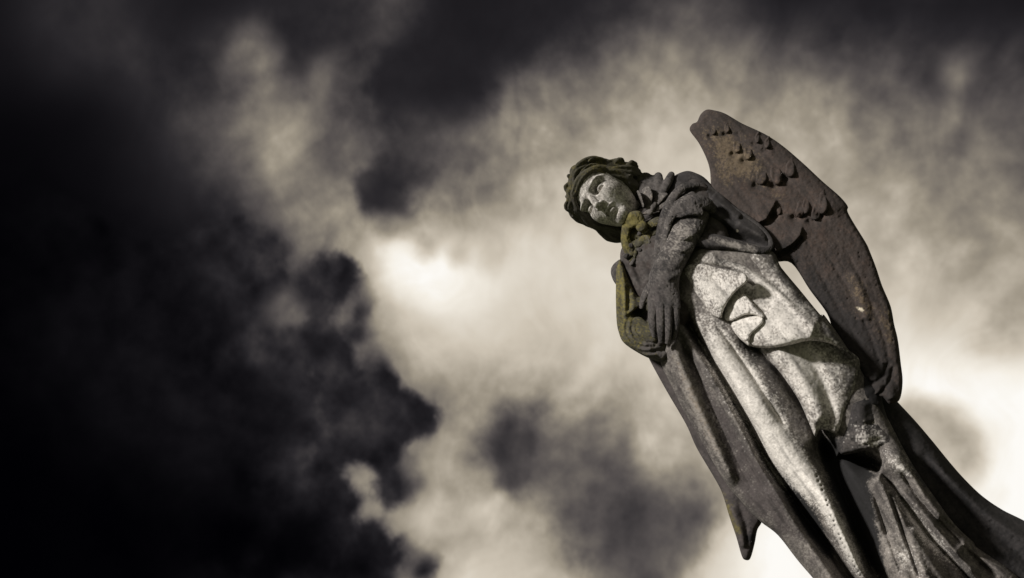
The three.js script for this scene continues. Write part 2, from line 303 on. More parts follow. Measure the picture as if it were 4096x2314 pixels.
// distance-field pieces
const smin = (a, b, k) => { const h = clamp(0.5 + 0.5 * (b - a) / k, 0, 1); return lerp(b, a, h) - k * h * (1 - h); };
const smax = (a, b, k) => -smin(-a, -b, k);
const ball = (x, y, z, cx, cy, cz, rx, ry = rx, rz = rx) => { const u = (x - cx) / rx, v = (y - cy) / ry, w = (z - cz) / rz, k = Math.sqrt(u * u + v * v + w * w); return (k - 1) * Math.min(rx, ry, rz); };
function chain(pts, per = 4) {                                           // [x, y, z, r] ... a tapering limb
  const p = per > 1 ? spline(pts, false, per) : pts;
  let x0 = 1e9, y0 = 1e9, z0 = 1e9, x1 = -1e9, y1 = -1e9, z1 = -1e9;
  for (const q of p) { x0 = Math.min(x0, q[0] - q[3]); x1 = Math.max(x1, q[0] + q[3]); y0 = Math.min(y0, q[1] - q[3]); y1 = Math.max(y1, q[1] + q[3]); z0 = Math.min(z0, q[2] - q[3]); z1 = Math.max(z1, q[2] + q[3]); }
  return (x, y, z) => {
    const bx = Math.max(x0 - x, x - x1, 0), by = Math.max(y0 - y, y - y1, 0), bz = Math.max(z0 - z, z - z1, 0), bd = Math.sqrt(bx * bx + by * by + bz * bz);
    if (bd > 45) return bd;
    let best = 1e9;
    for (let i = 0; i < p.length - 1; i++) {
      const a = p[i], b = p[i + 1], vx = b[0] - a[0], vy = b[1] - a[1], vz = b[2] - a[2], u = clamp(((x - a[0]) * vx + (y - a[1]) * vy + (z - a[2]) * vz) / (vx * vx + vy * vy + vz * vz + 1e-9), 0, 1);
      const ex = x - a[0] - vx * u, ey = y - a[1] - vy * u, ez = z - a[2] - vz * u, d = Math.sqrt(ex * ex + ey * ey + ez * ez) - lerp(a[3], b[3], u);
      if (d < best) best = d;
    }
    return best;
  };
}
const join = (fs, k) => (x, y, z) => { let d = 1e9; for (const f of fs) d = smin(d, f(x, y, z), k); return d; };
const boxOf = (chains, pad = 12) => { const a = [1e9, 1e9, 1e9, -1e9, -1e9, -1e9]; for (const c of chains) for (const q of c) for (let i = 0; i < 3; i++) { a[i] = Math.min(a[i], q[i] - q[3] - pad); a[i + 3] = Math.max(a[i + 3], q[i] + q[3] + pad); } return a; };
const limbs = (name, chains, k, cell, o, spec, parent) => lump(name, join(chains.map((c) => chain(c)), k), boxOf(chains), cell, o, spec, parent);

// ------------------------------------------------------------------ ground and pedestal
{
  const n = 256, px = new Uint8Array(n * n * 4);
  for (let j = 0; j < n; j++) for (let i = 0; i < n; i++) { const v = 0.55 + 0.3 * fbm(i * 0.05, j * 0.05, 1, 4, 0.7) + 0.12 * (rnd() - 0.5); px.set([90 * v + 10, 104 * v + 10, 52 * v + 6, 255], (j * n + i) * 4); }
  const t = new THREE.DataTexture(px, n, n); t.colorSpace = THREE.SRGBColorSpace; t.wrapS = t.wrapT = THREE.MirroredRepeatWrapping; t.magFilter = THREE.LinearFilter; t.repeat.set(800, 800); t.needsUpdate = true;
  const ground = new THREE.Mesh(new THREE.PlaneGeometry(2400, 2400).rotateX(-Math.PI / 2), new THREE.MeshStandardMaterial({ map: t, roughness: 0.95 })); ground.name = 'ground'; ground.receiveShadow = true; ground.userData.kind = 'structure'; scene.add(ground);
}

// ------------------------------------------------------------------ weathering of each part, with some shade and highlights painted in
const W = {
  wing: { base: ST.brown, layers: [
    { c: ST.tan, bias: -0.85, f: 0.03, s: 0.4, k: 0.8, g: 1, at: [[2905, 590, 120, 70, 55, 1.1], [3000, 660, 70, 60, 30, .9], [2900, 690, 60, 50, 0, .6], [3110, 770, 70, 40, 40, .6], [3440, 1180, 120, 35, 62, .9], [3560, 1320, 110, 26, 75, .9]] },
    { c: ST.rust, bias: -0.35, f: 0.016, s: 0.4, k: 0.5, o: 11, at: [[3150, 850, 200, 150, 40, .3]] },
    { c: ST.sootAndShade, bias: -0.75, f: 0.012, s: 0.4, k: 0.75, o: 3, at: [[3300, 1250, 240, 80, 58, 1.3], [3480, 1450, 180, 90, 60, 1.5], [3360, 1080, 160, 60, 60, .5], [3150, 1000, 80, 50, 0, .7]] },
    { c: ST.cream, bias: -1.2, f: 0.05, s: 0.25, at: [[3445, 1240, 26, 14, 40, 1.4], [3425, 1160, 30, 10, 60, .8]] },
    { c: ST.moss, bias: -1.25, s: 0.4, k: 0.6, at: [[3570, 1300, 120, 22, 76, 1]] }] },
  rightWing: { base: ST.plum, layers: [{ c: ST.dark, bias: -0.35, f: 0.02, o: 5, s: 0.4, k: .8 }, { c: ST.moss, bias: -0.95, s: 0.4, at: [[2920, 2060, 120, 28, 68, 1.1]] , k: .8 }, { c: ST.sootAndShade, bias: -0.9, o: 2, at: [[3010, 2150, 90, 40, 80, 1]] }] },
  train: { base: ST.dark, layers: [{ c: ST.sootAndShade, bias: -0.1, f: 0.03, s: 0.4 }, { c: ST.mid, bias: -0.9, s: 0.3, f: 0.05, at: [[3950, 2230, 160, 40, 35, .7]] }] },
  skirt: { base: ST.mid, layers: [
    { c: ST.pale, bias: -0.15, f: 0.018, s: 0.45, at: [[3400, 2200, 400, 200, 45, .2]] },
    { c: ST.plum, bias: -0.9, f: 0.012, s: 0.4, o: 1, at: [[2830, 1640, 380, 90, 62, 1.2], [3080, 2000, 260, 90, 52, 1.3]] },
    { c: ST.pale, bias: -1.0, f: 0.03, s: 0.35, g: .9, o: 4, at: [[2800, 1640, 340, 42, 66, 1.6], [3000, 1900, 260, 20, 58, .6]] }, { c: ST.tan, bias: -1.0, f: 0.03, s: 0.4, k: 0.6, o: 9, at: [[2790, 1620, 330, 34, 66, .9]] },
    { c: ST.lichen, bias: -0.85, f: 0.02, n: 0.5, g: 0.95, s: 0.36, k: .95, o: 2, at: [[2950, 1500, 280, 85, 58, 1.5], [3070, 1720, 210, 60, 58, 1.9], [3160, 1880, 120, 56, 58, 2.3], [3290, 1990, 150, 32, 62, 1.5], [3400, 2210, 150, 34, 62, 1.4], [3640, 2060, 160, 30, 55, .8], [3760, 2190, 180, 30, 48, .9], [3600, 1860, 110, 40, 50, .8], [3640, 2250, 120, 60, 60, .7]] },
    { c: ST.sootAndShade, bias: -0.95, f: 0.014, s: 0.3, o: 6, at: [[3250, 2095, 170, 36, 60, 2], [3385, 1900, 160, 60, 62, 2.6], [3420, 2020, 200, 46, 66, 2.4], [3470, 2180, 200, 34, 66, 1.5], [3460, 1860, 80, 60, 0, 1.4], [3870, 2050, 300, 60, 45, 2.2], [3700, 1820, 180, 46, 54, 2], [3010, 1740, 420, 22, 58, 1.0]] }] },  // blobs along grooves and recesses mix soot with shade painted into the colour
  overfold: { base: ST.mid, layers: [
    { c: ST.pale, bias: 0.1, f: 0.018, s: 0.45 },
    { c: ST.lichen, bias: -0.16, f: 0.02, n: 0.5, g: 1.15, s: 0.4, k: .9, o: 2, at: [[2870, 1170, 120, 60, 40, .6], [2980, 1290, 80, 50, 40, .7], [3130, 1260, 170, 70, 45, .6], [3230, 1500, 190, 60, 56, .8], [3020, 1130, 80, 22, 40, .4]] },
    { c: ST.dark, bias: -0.75, f: 0.02, s: 0.35, o: 7, k: .8, at: [[2950, 1040, 140, 40, 20, .5], [3400, 1500, 60, 90, 0, 1.1], [3160, 1120, 170, 34, 52, 1.2], [3350, 1350, 110, 34, 50, 1], [2880, 1040, 90, 30, 10, .6], [3470, 1640, 70, 110, 20, .4]] }] },
  tier: { base: ST.dark, layers: [{ c: ST.mid, bias: -0.35, f: 0.03, s: 0.4, at: [[3470, 1770, 120, 50, 0, .6]] }, { c: ST.lichen, bias: -1.1, f: 0.03, g: 1.1, s: 0.3, k: .7, o: 2, at: [[3480, 1760, 110, 50, 0, 1.1], [3460, 1690, 60, 40, 0, .5]] }, { c: ST.sootAndShade, bias: -0.9, f: 0.02, s: 0.4, o: 5, at: [[3470, 1560, 110, 80, 0, 1.6], [3360, 1780, 30, 60, 0, 1]] }] },
  sleeve: { base: ST.dark, layers: [{ c: ST.mid, bias: -0.25, f: 0.02, s: 0.5, k: .7 }, { c: ST.pale, bias: -0.9, f: 0.03, s: 0.35, o: 3, at: [[2950, 985, 150, 22, 12, 1.1], [2740, 760, 60, 40, 0, .3]] }, { c: ST.sootAndShade, bias: -0.5, f: 0.013, s: 0.4, o: 8, k: .7 }, { c: ST.cream, bias: -2.2, s: .2, at: [[2949, 925, 9, 9, 0, 3]] }] },
  arm: { base: ST.dark, layers: [{ c: ST.mid, bias: 0.08, f: 0.025, s: 0.35, g: .9 }, { c: ST.pale, bias: -0.7, f: 0.035, s: 0.3, g: 1, o: 3, at: [[2730, 930, 70, 60, 0, .8], [2680, 1020, 60, 60, 0, .5], [2700, 800, 60, 40, 0, .3]] }, { c: ST.lichen, bias: -1.25, f: 0.04, s: 0.25, g: 1, o: 13, k: .6, at: [[2720, 910, 50, 40, 20, .9], [2645, 1180, 30, 30, 0, .4]] }, { c: ST.plum, bias: -0.7, o: 5, s: .4, at: [[2640, 1220, 60, 120, 0, .7]] }] },  // pale patches on the upper arm surfaces are highlights painted into the colour
  bodice: { base: ST.brown, layers: [{ c: ST.mid, bias: -0.05, s: 0.4 }, { c: ST.plum, bias: -0.4, o: 2, s: .3 }, { c: ST.dark, bias: -0.3, o: 4, s: 0.4 }] },
  mossSleeve: { base: ST.mossDark, layers: [{ c: ST.moss, bias: -0.4, f: 0.045, s: 0.25, g: 1.2, at: [[2490, 1160, 50, 130, 0, .6], [2520, 1330, 60, 60, 0, .2]] }, { c: ST.mid, bias: -0.45, o: 3, s: 0.4, at: [[2620, 1410, 80, 40, 20, .8]] }, { c: ST.dark, bias: -0.5, o: 9, s: 0.4 }] },
  garland: { base: ST.mossDark, layers: [{ c: ST.moss, bias: -0.25, f: 0.03, s: 0.4, at: [[2525, 885, 40, 30, 0, .9], [2505, 950, 20, 60, 0, .6]] }, { c: ST.pale, bias: -0.7, o: 3, s: .35, at: [[2590, 1030, 30, 90, 0, .7]] }, { c: ST.dark, bias: -0.4, o: 5, s: .4, k: .8 }] },
  flower: { base: ST.mid, layers: [{ c: ST.pale, bias: -0.2, f: 0.04, s: 0.4 }, { c: ST.tan, bias: -0.45, o: 4, s: 0.4, k: .7 }, { c: ST.dark, bias: -0.5, o: 6, s: .3 }] },
  face: { base: ST.pale, layers: [{ c: ST.lichen, bias: 0.1, f: 0.03, g: 1, s: 0.45, k: .85, at: [[2440, 790, 50, 40, 0, .3]] }, { c: ST.mid, bias: -0.42, f: 0.03, g: .9, s: 0.35, o: 5, k: .7 }, { c: ST.dark, bias: -0.72, f: 0.05, g: 1.1, s: 0.3, o: 9, k: .7 }] },
  hair: { base: ST.mossDark, layers: [{ c: ST.moss, bias: -0.55, f: 0.03, s: 0.3, g: .9, k: 0.7, at: [[2400, 660, 140, 40, 0, .5], [2270, 780, 26, 60, 0, .5]] }, { c: ST.mid, bias: -0.35, o: 3, s: 0.4, k: .8, at: [[2400, 920, 120, 50, 25, 1.2], [2590, 720, 60, 50, 0, .8]] }, { c: ST.sootAndShade, bias: -0.6, o: 5, s: 0.4, k: .6 }] },
  collar: { base: ST.mid, layers: [{ c: ST.dark, bias: -0.1, s: 0.4 }, { c: ST.pale, bias: -0.6, o: 2, s: .4, k: .7 }] },
};

// ------------------------------------------------------------------ wings
const featherTips = [[2846, 540, 118, 50, 26, 12], [2903, 533, 104, 52, 26, 12], [2940, 612, 104, 74, 38, 18], [2982, 640, 108, 80, 40, 20], [3022, 572, 112, 50, 26, 12], [3060, 594, 114, 54, 26, 13],
  [3030, 738, 114, 96, 50, 24], [3099, 740, 96, 104, 50, 26], [3148, 708, 112, 84, 46, 20], [3182, 868, 120, 104, 46, 24], [3212, 858, 108, 96, 38, 22], [3246, 880, 118, 104, 46, 24], [3280, 858, 104, 112, 42, 24], [3096, 862, 112, 84, 46, 14]];
const wing = relief('wing', { rough: 2.6, step: 4, tilt: 1, back: 34, rb: 60, T: [[20, 22], [22, 170]],
  out: [[2827, 439], [2803, 458], [2789, 487], [2770, 496], [2759, 515], [2767, 534], [2796, 573], [2825, 631], [2840, 680], [2844, 732], [2850, 800], [2900, 900], [3000, 985], [3090, 1045], [3167, 1054], [3240, 1160], [3309, 1255], [3335, 1330], [3385, 1420], [3456, 1505], [3472, 1534], [3499, 1562], [3497, 1582], [3535, 1592], [3559, 1617], [3593, 1608], [3607, 1577], [3612, 1520], [3605, 1457], [3593, 1361], [3578, 1298], [3564, 1226], [3530, 1144], [3506, 1072], [3480, 1005], [3465, 972], [3412, 886], [3391, 845], [3392, 825], [3359, 785], [3292, 727], [3215, 655], [3133, 585], [3061, 537], [2969, 494], [2902, 455], [2859, 442]],
  z: [[2820, 480, -30], [2900, 850, -60], [3400, 830, -110], [3200, 950, -70], [3309, 1255, -70], [3600, 1450, -70], [3560, 1590, 0], [3420, 1450, -40]],
  strokes: [
    [16, 34, [[2830, 470], [2960, 530], [3120, 640], [3270, 770], [3370, 870]]],
    [-9, 16, [[2850, 515], [2960, 575], [3100, 680], [3230, 800], [3330, 900]]],
    [26, 60, [[3110, 800], [3092, 836], [3068, 878], [3030, 893]], 's'], [-16, 12, [[3108, 840], [3080, 892], [3035, 908]]],
    [26, 70, [[3212, 905], [3200, 953], [3147, 994], [3085, 1017]], 's'], [-16, 10, [[3214, 944], [3165, 1000], [3095, 1030]]],
    [-5, 10, [[3225, 1000], [3300, 1130], [3400, 1310], [3480, 1480], [3500, 1555]]], [-5, 10, [[3290, 990], [3390, 1150], [3480, 1340], [3530, 1500], [3540, 1585]]], [-4, 9, [[3370, 980], [3450, 1130], [3530, 1330], [3570, 1520]]],
    [10, 26, [[3410, 1080], [3450, 1190], [3460, 1290]]], [12, 26, [[3480, 1490], [3505, 1550], [3520, 1575]]], [14, 22, [[3530, 1500], [3560, 1570], [3570, 1600]]],
    ...featherTips.map(([x, y, d, l, w]) => [-w * 0.4, w * 0.3, [[x - 7, y + 4], [x - 3, y + 8], [x + 6, y + 7]], 'r', true]),
    [-22, 8, [[3462, 1528], [3500, 1530], [3535, 1500], [3550, 1450]], 'v'], [-22, 8, [[3497, 1584], [3535, 1560], [3560, 1520], [3575, 1460]], 'v'],
  ] }, W.wing);
// feathers carved proud of the wing: tip, direction, length, width, lift
for (const [tx, ty, deg, len, w0, up] of featherTips) { const wid = w0 * 1.18;
  const a = deg * Math.PI / 180, ux = Math.cos(a), uy = Math.sin(a), out = [];
  for (let i = 0; i < 16; i++) { const t = i / 16 * 2 * Math.PI, l = Math.cos(t), w = Math.sin(t) * (0.8 + 0.2 * l) * (1 + 0.22 * (rnd() - 0.5)); out.push([tx - ux * len * (0.5 - 0.5 * l) - uy * w * wid * 0.5 + 0.08 * len * Math.sin(2 * l), ty - uy * len * (0.5 - 0.5 * l) + ux * w * wid * 0.5]); }
  relief('feather', { out, per: 3, step: 3.5, tilt: 1, back: up + 6, rb: 10, T: [[9, 8], [8, wid * 0.5]], rough: 2.4, strokes: [[-7, wid * 0.16, [[tx - ux * len * 0.75, ty - uy * len * 0.75], [tx - ux * len * 0.4 - uy * wid * 0.08, ty - uy * len * 0.4], [tx, ty]]]],
    z: (x, y) => { const s = 1 - ((tx - x) * ux + (ty - y) * uy) / len; return wing.heightAt(x, y) - 26 + (up + 12) * sstep(0, 1, s); } }, W.wing, wing);
}
relief('wing', { step: 6, tilt: 1, back: 40, T: [[26, 26], [10, 90]], z: [[2600, 1430, -30], [2800, 1760, -60], [2985, 2230, -80], [3000, 1950, -60], [2750, 1450, -60]],
  out: [[2580, 1390], [2598, 1439], [2667, 1565], [2744, 1697], [2776, 1770], [2800, 1816], [2862, 1920], [2890, 1976], [2918, 2067], [2946, 2150], [2968, 2226], [2983, 2242], [3002, 2236], [3019, 2178], [3030, 2122], [3050, 2070], [3020, 1930], [2930, 1720], [2820, 1500], [2720, 1360], [2640, 1340]],
  strokes: [[-9, 9, [[2950, 1990], [2985, 2110], [2990, 2210]], 'v'], [12, 18, [[2925, 2020], [2955, 2110], [2975, 2200]]], [-10, 8, [[2640, 1490], [2740, 1670], [2830, 1840]]]] }, W.rightWing);

// ------------------------------------------------------------------ gown
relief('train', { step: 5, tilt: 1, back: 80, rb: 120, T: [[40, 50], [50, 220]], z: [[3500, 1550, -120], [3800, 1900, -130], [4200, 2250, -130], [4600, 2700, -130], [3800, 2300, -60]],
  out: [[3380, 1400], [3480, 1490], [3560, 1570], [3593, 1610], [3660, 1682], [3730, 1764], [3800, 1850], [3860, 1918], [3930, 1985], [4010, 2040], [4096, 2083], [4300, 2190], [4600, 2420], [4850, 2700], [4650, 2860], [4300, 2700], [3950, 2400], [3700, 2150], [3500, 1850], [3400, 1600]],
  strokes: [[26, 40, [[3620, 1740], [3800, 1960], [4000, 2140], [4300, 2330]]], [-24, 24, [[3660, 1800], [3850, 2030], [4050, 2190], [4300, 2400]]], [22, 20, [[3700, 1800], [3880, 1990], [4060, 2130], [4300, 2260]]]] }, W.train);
const skirtStrokes = [
  [52, 30, [[2680, 1340], [2760, 1560], [2850, 1760], [2940, 1960]]], [-70, 22, [[2715, 1330], [2800, 1510], [2880, 1690, 1, .7], [2960, 1860, .8, .35], [3040, 2010, .6, .1]], 'v'],
  [40, 50, [[2770, 1370], [2890, 1610], [3030, 1850], [3150, 2020], [3300, 2250], [3440, 2460]]], [-30, 12, [[2790, 1430], [2880, 1620], [3000, 1850], [3080, 1980]], 'v'], [18, 14, [[2745, 1360], [2800, 1460], [2860, 1560]]],
  [-175, 19, [[2700, 1190], [2765, 1310], [2869, 1481], [2981, 1676], [3071, 1851], [3148, 1962, 1.2], [3218, 2067, 1.6], [3322, 2206, 1.9], [3440, 2370, 2], [3560, 2500, 2]]],
  [66, 76, [[2780, 1220], [2850, 1350], [2940, 1500], [3040, 1650], [3130, 1790], [3225, 1910, 0.8], [3305, 2010, 0.55], [3375, 2140, 0.5], [3440, 2280, 0.5], [3540, 2460, 0.6]]],
  [-22, 10, [[2860, 1290], [2960, 1430], [3060, 1580], [3150, 1720]], 'v'],
  [-100, 24, [[2950, 1310], [3040, 1410], [3113, 1480], [3211, 1612], [3270, 1700], [3300, 1790], [3330, 1860]], 'v'],
  [-120, 40, [[3270, 1740], [3350, 1900], [3425, 2090], [3490, 2270], [3600, 2440]]],
  [-26, 9, [[3330, 1890], [3400, 2040], [3450, 2180], [3500, 2310]], 'v'],
  [60, 34, [[3470, 1850], [3550, 1970], [3615, 2130], [3700, 2300], [3800, 2440]]], [-80, 15, [[3480, 1840], [3604, 1987], [3716, 2143], [3816, 2250], [3950, 2390]], 'v'],
  [50, 20, [[3565, 1930], [3693, 2060], [3800, 2188], [3930, 2330]]], [80, 46, [[3520, 1800], [3637, 1892], [3704, 1992], [3790, 2100], [3900, 2210]]], [-50, 12, [[3600, 1880], [3680, 2000], [3760, 2090], [3880, 2210], [4000, 2320]], 'v'],
  [-90, 22, [[3760, 2060], [3880, 2168], [4000, 2240], [4140, 2310]], 'v'], [40, 28, [[3830, 2165], [3960, 2250], [4080, 2320]]], [-150, 42, [[3370, 1790], [3450, 1845], [3530, 1885]]],
  [-50, 10, [[3540, 1930, .5, .3], [3590, 2060], [3640, 2200], [3690, 2340]], 'v'], [30, 22, [[3640, 2100], [3720, 2240], [3800, 2350]]], [30, 26, [[3550, 2130], [3600, 2260], [3650, 2360]]], [-30, 9, [[3490, 1960, .5, .3], [3530, 2080], [3570, 2200], [3620, 2330]], 'v'],
];
const pin = [];                                                             // drilled holes along the border
{ const q = spline([[3266, 1905], [3294, 1965], [3324, 2060], [3364, 2160], [3402, 2235], [3452, 2320]], false, 40); let l = 99; for (let i = 1; i < q.length; i++) { l += Math.hypot(q[i][0] - q[i - 1][0], q[i][1] - q[i - 1][1]); if (l > 17) { l = -5 * rnd(); if (rnd() > 0.16) pin.push([q[i][0] + 6 * (rnd() - 0.5), q[i][1]]); } } }
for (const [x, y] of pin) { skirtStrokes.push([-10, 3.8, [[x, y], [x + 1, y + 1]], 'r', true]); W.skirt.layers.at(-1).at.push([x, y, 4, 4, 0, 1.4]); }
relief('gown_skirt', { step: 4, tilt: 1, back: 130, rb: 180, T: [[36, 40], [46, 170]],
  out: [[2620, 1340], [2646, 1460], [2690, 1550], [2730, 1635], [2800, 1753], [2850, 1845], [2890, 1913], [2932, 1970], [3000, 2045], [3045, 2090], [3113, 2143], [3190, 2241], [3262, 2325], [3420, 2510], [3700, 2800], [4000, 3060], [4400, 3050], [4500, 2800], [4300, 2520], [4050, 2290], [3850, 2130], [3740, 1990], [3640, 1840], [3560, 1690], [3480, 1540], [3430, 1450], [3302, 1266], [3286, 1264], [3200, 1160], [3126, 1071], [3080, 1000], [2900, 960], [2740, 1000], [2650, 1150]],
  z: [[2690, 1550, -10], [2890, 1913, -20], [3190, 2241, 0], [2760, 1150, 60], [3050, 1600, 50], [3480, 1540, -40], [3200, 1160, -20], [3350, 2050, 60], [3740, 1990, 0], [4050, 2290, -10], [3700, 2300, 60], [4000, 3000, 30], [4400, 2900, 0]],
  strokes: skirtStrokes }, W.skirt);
const over = relief('overfold', { step: 5, tilt: 1, back: 60, rb: 50, T: [[20, 14], [34, 110]],
  out: [[2830, 985], [2950, 985], [3075, 1000], [3126, 1071], [3230, 1197], [3330, 1322], [3412, 1424], [3371, 1400], [3309, 1372], [3237, 1364], [3160, 1381], [3092, 1393], [3020, 1390], [2985, 1368], [2940, 1290], [2870, 1190], [2800, 1110], [2750, 1040]],
  z: [[2830, 1000, 60], [2800, 1100, 84], [3000, 1350, 104], [3160, 1350, 140], [3300, 1350, 128], [3410, 1420, 70], [3160, 1230, 70], [3230, 1197, 0], [3100, 1030, 10]],
  strokes: [[30, 22, [[2780, 1030], [2890, 1050], [2990, 1085], [3080, 1140], [3180, 1230], [3310, 1370]]], [-30, 12, [[2800, 1060], [2900, 1080], [2980, 1110], [3030, 1150]], 'v'], [-34, 11, [[2850, 1014], [2960, 1050], [3060, 1110], [3160, 1195, .8, .5], [3230, 1270, .6, .2]], 'v'], [16, 22, [[2980, 1004], [3080, 1068], [3165, 1160], [3250, 1260]]],
    [44, 70, [[3060, 1240], [3150, 1300], [3270, 1345]]]] }, W.overfold);
const pleat = (out, z, strokes) => relief('hem_pleat', { out, z, strokes, step: 4, tilt: 1, back: 40, rb: 12, T: [[12, 8], [14, 50]] }, W.overfold, over);
pleat([[2735, 1075], [2790, 1052], [2880, 1074], [2960, 1088], [2988, 1104], [2989, 1128], [2958, 1154], [2930, 1182], [2908, 1215], [2892, 1250], [2884, 1274], [2850, 1260], [2809, 1209], [2760, 1145]], [[2740, 1100, 112], [2850, 1250, 140], [2985, 1115, 196], [2880, 1074, 122], [2900, 1220, 160]], [[10, 26, [[2790, 1100], [2850, 1170], [2880, 1240]]], [-8, 14, [[2840, 1100], [2890, 1150], [2910, 1190]]], [-10, 5, [[2955, 1098], [2968, 1100]], 'r', true]]);
pleat([[2932, 1178], [2957, 1160], [2992, 1190], [3027, 1232], [3056, 1260], [3050, 1274], [3020, 1262], [2985, 1260], [2955, 1272], [2925, 1286], [2893, 1280], [2888, 1258], [2906, 1218]], [[2900, 1260, 104], [2957, 1165, 122], [3050, 1265, 186], [2960, 1270, 148]], [[8, 20, [[2940, 1200], [2970, 1240], [3000, 1250]]]]);
pleat([[2922, 1292], [2955, 1278], [2990, 1268], [3030, 1264], [3055, 1272], [3054, 1292], [3036, 1312], [3008, 1337], [3000, 1366], [3003, 1388], [2966, 1362], [2928, 1318]], [[2930, 1300, 112], [3050, 1280, 178], [3000, 1370, 150]], [[9, 18, [[2950, 1300], [2980, 1330], [2990, 1365]]]]);
relief('overfold', { step: 5, tilt: 1, back: 60, rb: 50, T: [[22, 16], [34, 120]],
  out: [[3060, 1370], [3160, 1350], [3240, 1335], [3320, 1350], [3400, 1405], [3436, 1435], [3442, 1480], [3434, 1529], [3415, 1592], [3381, 1650], [3367, 1700], [3348, 1736], [3312, 1724], [3280, 1722], [3262, 1748], [3240, 1700], [3195, 1600], [3120, 1490], [3050, 1410]],
  z: [[3080, 1400, 56], [3262, 1730, 86], [3360, 1700, 74], [3436, 1450, 6], [3300, 1360, 40], [3415, 1592, 20]],
  strokes: [[44, 42, [[3090, 1370], [3200, 1520], [3290, 1710]]], [-16, 22, [[3220, 1390], [3300, 1540], [3335, 1700]]], [-8, 20, [[3130, 1450], [3210, 1560], [3270, 1680]]]] }, W.overfold);
relief('overfold', { step: 5, tilt: 1, back: 70, rb: 50, T: [[20, 16], [30, 100]],
  out: [[3400, 1560], [3460, 1500], [3515, 1550], [3540, 1640], [3575, 1740], [3596, 1806], [3548, 1795], [3464, 1803], [3400, 1818], [3366, 1818], [3348, 1780], [3350, 1730], [3375, 1640]],
  z: [[3460, 1520, -30], [3440, 1650, 20], [3380, 1800, 52], [3470, 1795, 66], [3590, 1800, 20], [3540, 1640, -30]],
  strokes: [[16, 34, [[3440, 1600], [3450, 1700], [3470, 1780]]], [-8, 8, [[3420, 1690], [3460, 1700], [3510, 1690]]], [-6, 7, [[3400, 1760], [3470, 1762], [3540, 1756]]]] }, W.tier);

// ------------------------------------------------------------------ bodice, sleeves, arms and hand
relief('bodice', { step: 6, tilt: 1, back: 120, rb: 150, T: [[50, 60], [30, 150]], z: [[2500, 1000, 0], [2620, 1000, 30], [2800, 900, 0], [2620, 1250, 40], [2700, 740, -40]],
  out: [[2500, 965], [2482, 1010], [2485, 1060], [2510, 1130], [2560, 1220], [2620, 1400], [2720, 1330], [2850, 1150], [2920, 980], [2880, 850], [2830, 740], [2760, 700], [2690, 715], [2620, 730], [2560, 800], [2520, 900]],
  strokes: [[22, 22, [[2495, 1010], [2515, 1070], [2545, 1130], [2580, 1190]]], [-18, 12, [[2525, 1020], [2545, 1080], [2575, 1140]]], [14, 16, [[2560, 1040], [2575, 1090], [2600, 1130]]]] }, W.bodice);
relief('hanging_sleeve', { step: 4, tilt: 1, back: 80, rb: 60, T: [[26, 18], [40, 90]],
  out: [[2690, 722], [2700, 702], [2748, 684], [2790, 695], [2820, 712], [2845, 737], [2910, 795], [2960, 838], [3034, 897], [3070, 936], [3087, 978], [3086, 1004], [3064, 1016], [3025, 1008], [2961, 1006], [2897, 1002], [2816, 1000], [2740, 960], [2690, 880], [2660, 800]],
  z: [[2700, 720, -20], [2750, 800, 30], [2845, 737, -50], [2960, 840, -40], [3080, 970, 10], [2900, 985, 60], [2800, 960, 60]],
  strokes: [[-105, 31, [[2740, 880], [2800, 900], [2880, 922], [2960, 952], [3035, 982], [3090, 1010]]], [26, 16, [[2740, 950], [2820, 968], [2900, 982], [3000, 1003], [3090, 1006]]], [20, 15, [[2860, 850], [2950, 890], [3040, 945], [3078, 990]]],
    [-64, 15, [[2676, 806], [2715, 775], [2760, 760], [2830, 772]], 'v'], [20, 12, [[2700, 752], [2750, 735], [2810, 745]]], [-26, 9, [[2720, 745], [2770, 724], [2830, 745], [2890, 800]], 'v'], [34, 17, [[2662, 870], [2700, 815], [2760, 788], [2820, 790]]], [-26, 10, [[2700, 850], [2740, 815], [2780, 806]]], [-20, 9, [[2826, 770], [2832, 810], [2826, 850]]], [22, 14, [[2850, 780], [2900, 825], [2970, 875]]], [-30, 10, [[2836, 810], [2890, 855], [2960, 898]], 'v']] }, W.sleeve);
limbs('shoulder_folds', [
  [[2790, 740, 50, 10], [2735, 750, 80, 17], [2690, 795, 116, 18], [2655, 870, 140, 17], [2636, 960, 150, 16], [2622, 1060, 150, 9]],
  [[2770, 780, 90, 14], [2712, 822, 136, 17], [2676, 890, 158, 15], [2656, 970, 162, 12], [2644, 1020, 160, 6]],
  [[2690, 800, 100, 16], [2664, 880, 118, 16], [2648, 970, 126, 14]]], 7, 3.6, { tilt: 1 }, W.arm);
limbs('sleeve_lip', [[[2780, 948, 90, 20], [2860, 962, 92, 25], [2950, 984, 84, 23], [3030, 1002, 66, 17], [3074, 998, 46, 13], [3084, 968, 26, 11], [3050, 920, 12, 12], [2980, 868, 2, 13], [2900, 815, -6, 12]]], 8, 3.6, { tilt: 1, rough: 2 }, W.sleeve);
limbs('sleeve_roll', [[[2668, 915, 160, 8], [2688, 862, 172, 18], [2728, 826, 168, 27], [2776, 808, 150, 32], [2822, 816, 120, 28], [2846, 836, 90, 20]], [[2722, 862, 176, 10], [2760, 846, 180, 16], [2800, 850, 160, 16]]], 16, 3.6, { tilt: 1, rough: 3.5 }, W.arm);
